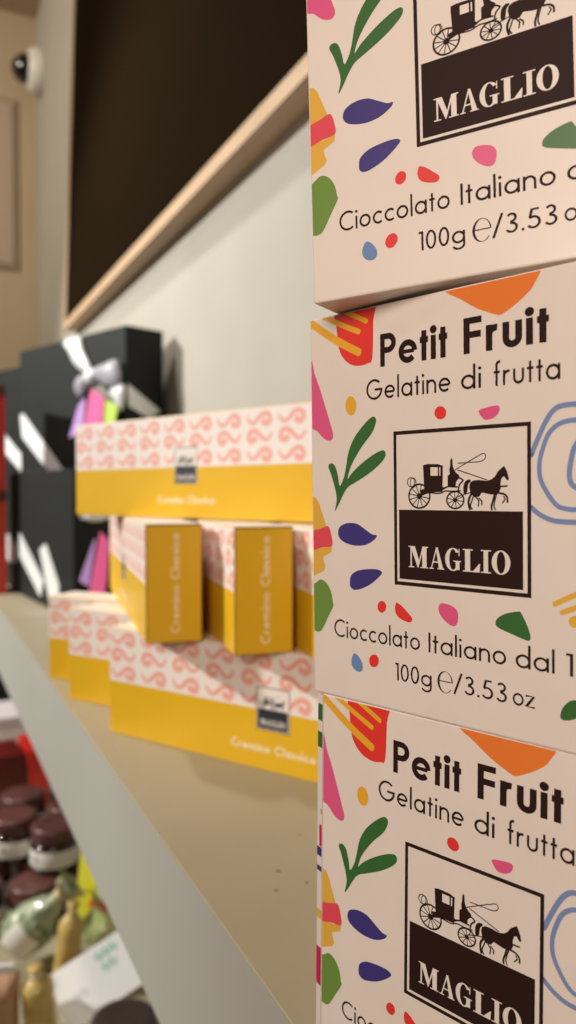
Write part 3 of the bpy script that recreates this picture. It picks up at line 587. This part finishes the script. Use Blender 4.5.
mx=Matrix((sx,sy,ax)).transposed().to_4x4(); mx.translation=Vector((.098,1.004,-.5715+Z0))
r=thing('sweet_bag','clear bag of green and white sweets tied with raffia, lying before the jars','bag',mx)
q=MB(); rows=[]
for h_,r_ in ((0,.002),(.002,.016),(.010,.025),(.025,.029),(.042,.028),(.058,.022),(.070,.014),(.078,.0075),(.083,.005),(.088,.007),(.096,.014),(.104,.019)):
    rows.append([(r_*(1+.07*math.sin(5*a*math.tau/36+h_*90)+.05*math.sin(9*a*math.tau/36-h_*150))*math.cos(a*math.tau/36),r_*(1+.07*math.sin(5*a*math.tau/36+h_*90))*math.sin(a*math.tau/36),h_) for a in range(36)])
q.grid(rows,'sweet_bag',closed=True); q.build('bag',r)
q=MB(); q.lathe([(.006,.080),(.0085,.081),(.0085,.086),(.006,.087)],'raffia',n=16)
pillow(q,[(.0,.083),(.012,.092),(.022,.104),(.016,.108),(.004,.096)],-.006,.004,'raffia'); pillow(q,[(.0,.083),(-.012,.090),(-.020,.098),(-.014,.104),(-.004,.094)],-.006,.004,'raffia')
q.build('raffia_tie',r)
q=MB(); rows=[]
for h_,r_ in ((.008,.0262),(.018,.0300),(.028,.0312),(.038,.0310)): rows.append([(r_*1.05*math.cos(a),r_*1.05*math.sin(a),h_) for a in [math.radians(215+6*i) for i in range(13)]])
q.grid(rows,'label'); q.build('label',r)
def roll(name,label,mtx,R,L,m,em):
    root=thing(name,label,'sweet',mtx)
    q=MB(); prof=[(0,0)]+[(R*(.55+.45*min(1,i/3))*(1+.03*math.sin(i*2.1)),L*i/14) for i in range(0,12)]+[(R*.55,L*.86),(R*.3,L*.9),(R*.55,L),(0,L)]
    q.lathe(prof,m,n=22); q.build('wrapper',root)
    q=MB(); q.lathe([(R*.34,L*.885),(R*.38,L*.89),(R*.38,L*.905),(R*.34,L*.91)],em,n=16); q.build('tie',root)
    return root
roll('wrapped_roll','upright gold foil wrapped roll between the clear bag and the yellow-green pouch',MT(.150,.925,LZ+.002,-4,8,0),.0145,.105,'gold_foil','raffia')
roll('wrapped_roll','gold foil wrapped roll at the bottom left, beside the white card',MT(.116,.850,LZ+.002,-3,-4,0),.017,.085,'gold_foil','white_paper')
r=pouch('paper_bag','brown paper bag at the bottom left corner',MT(.070,.862,LZ,-3,0,-20),.05,.085,.026,'kraft',seed=9)
q=MB(); q.prism([(-.02,.083),(.02,.083),(.018,.092),(-.018,.092)],-.0018,.0018,'white_paper'); q.build('paper_seal',r)
# leaning white card
A_=Vector((.128,.881,-.544)); 
root=thing('price_card','white card with green handwriting propped among the sweets','card',T(0,0,0))
tl=Vector((.1277,.882,-.5445)); tr=Vector((.2045,.864,-.5005)); br=Vector((.2165,.828,-.5400))
bl=tl+(br-tr); nrm=(tr-tl).cross(br-tr).normalized()
o=(tl+tr+br+bl)/4; 
ux=(tr-tl).normalized(); uz=(tl-bl); uz=(uz-ux*uz.dot(ux)).normalized(); un=ux.cross(uz)
mx=Matrix((ux,-un,uz)).transposed().to_4x4(); mx.translation=o+Vector((0,0,Z0)); root.matrix_world=mx
w=(tr-tl).length/2; h=(br-tr).length/2
q=MB(); q.bevbox(-w,w,-.0005,.0005,-h*1.25,h,'white_paper',.0002); q.build('card',root)
q=MB()
F=Face2D(q,1,1,-.0007); F.poly=lambda pts,m,lift=0: q.face([(p[0],-.0007,p[1]) for p in (pts if area(pts)>0 else pts[::-1])],m)
def scrib(x,z,n,dx,dz,m,w_):
    global q
    q=MB()
    for i in range(n):
        p=[(x+i*dx,z+i*dz),(x+i*dx+.004,z+i*dz+.008),(x+i*dx+.006,z+i*dz-.001),(x+i*dx+.010,z+i*dz+.006)]
        F.stroke(spline(p,False,4),w_,m)
    q.build('handwriting',root)
scrib(.008,.012,3,.009,.0005,'green_ink',.0018); scrib(.011,-.001,2,.009,.0005,'green_ink',.0016); scrib(-.028,-.012,2,.008,.001,'grey_ink',.001)

# ================================================================== light
def area_light(name,pos,size,power,col,target,spread=180):
    l=bpy.data.lights.new(name,'AREA'); l.shape='DISK'; l.size=size; l.energy=power; l.color=col; l.spread=math.radians(spread)
    o=bpy.data.objects.new(name,l); C.objects.link(o); o.location=(pos[0],pos[1],pos[2]+Z0)
    d=Vector((target[0],target[1],target[2]+Z0))-o.location; o.rotation_euler=d.to_track_quat('-Z','Y').to_euler(); return o
def spot_light(name,pos,target,power,col,size,blend,radius):
    l=bpy.data.lights.new(name,'SPOT'); l.energy=power; l.color=col; l.spot_size=math.radians(size); l.spot_blend=blend; l.shadow_soft_size=radius
    o=bpy.data.objects.new(name,l); C.objects.link(o); o.location=(pos[0],pos[1],pos[2]+Z0)
    d=Vector((target[0],target[1],target[2]+Z0))-o.location; o.rotation_euler=d.to_track_quat('-Z','Y').to_euler(); return o
spot_light('spot_far',(-1.57,1.59,.97),(.2,1.22,-.08),225,(1,.99,.94),55,.5,.05)
area_light('spot_near',(-.30,-.22,.20),.3,2.95,(1,.83,.71),(.1,.15,0))
area_light('wall_washer',(-.25,1.2,1.31),.12,3.2,(1,.95,.88),(.33,.95,.2),90)
area_light('far_wall_fill',(-.75,1.45,1.31),.4,13,(1,.90,.76),(.15,2.3,.7),130)  # soft fill added to brighten the far wall, no known lamp
w=bpy.data.worlds.new('shop'); bpy.context.scene.world=w; w.use_nodes=True
w.node_tree.nodes['Background'].inputs[0].default_value=(1,.87,.72,1); w.node_tree.nodes['Background'].inputs[1].default_value=.12

# ================================================================== camera
cd=bpy.data.cameras.new('camera'); cam=bpy.data.objects.new('camera',cd); C.objects.link(cam)
cd.sensor_fit='AUTO'; cd.sensor_width=36; cd.lens=776.37/1024*36; cd.clip_start=.01; cd.clip_end=50
cam.location=(0,0,Z0); cam.rotation_euler=(math.radians(90-1.7609),0,math.radians(-25.678))
cd.dof.use_dof=True; cd.dof.focus_distance=.182; cd.dof.aperture_fstop=13.0; cd.dof.aperture_blades=0
sc=bpy.context.scene; sc.camera=cam
sc.view_settings.view_transform='Standard'; sc.view_settings.look='None'; sc.view_settings.gamma=1; sc.view_settings.use_curve_mapping=False
sc.view_settings.exposure=0
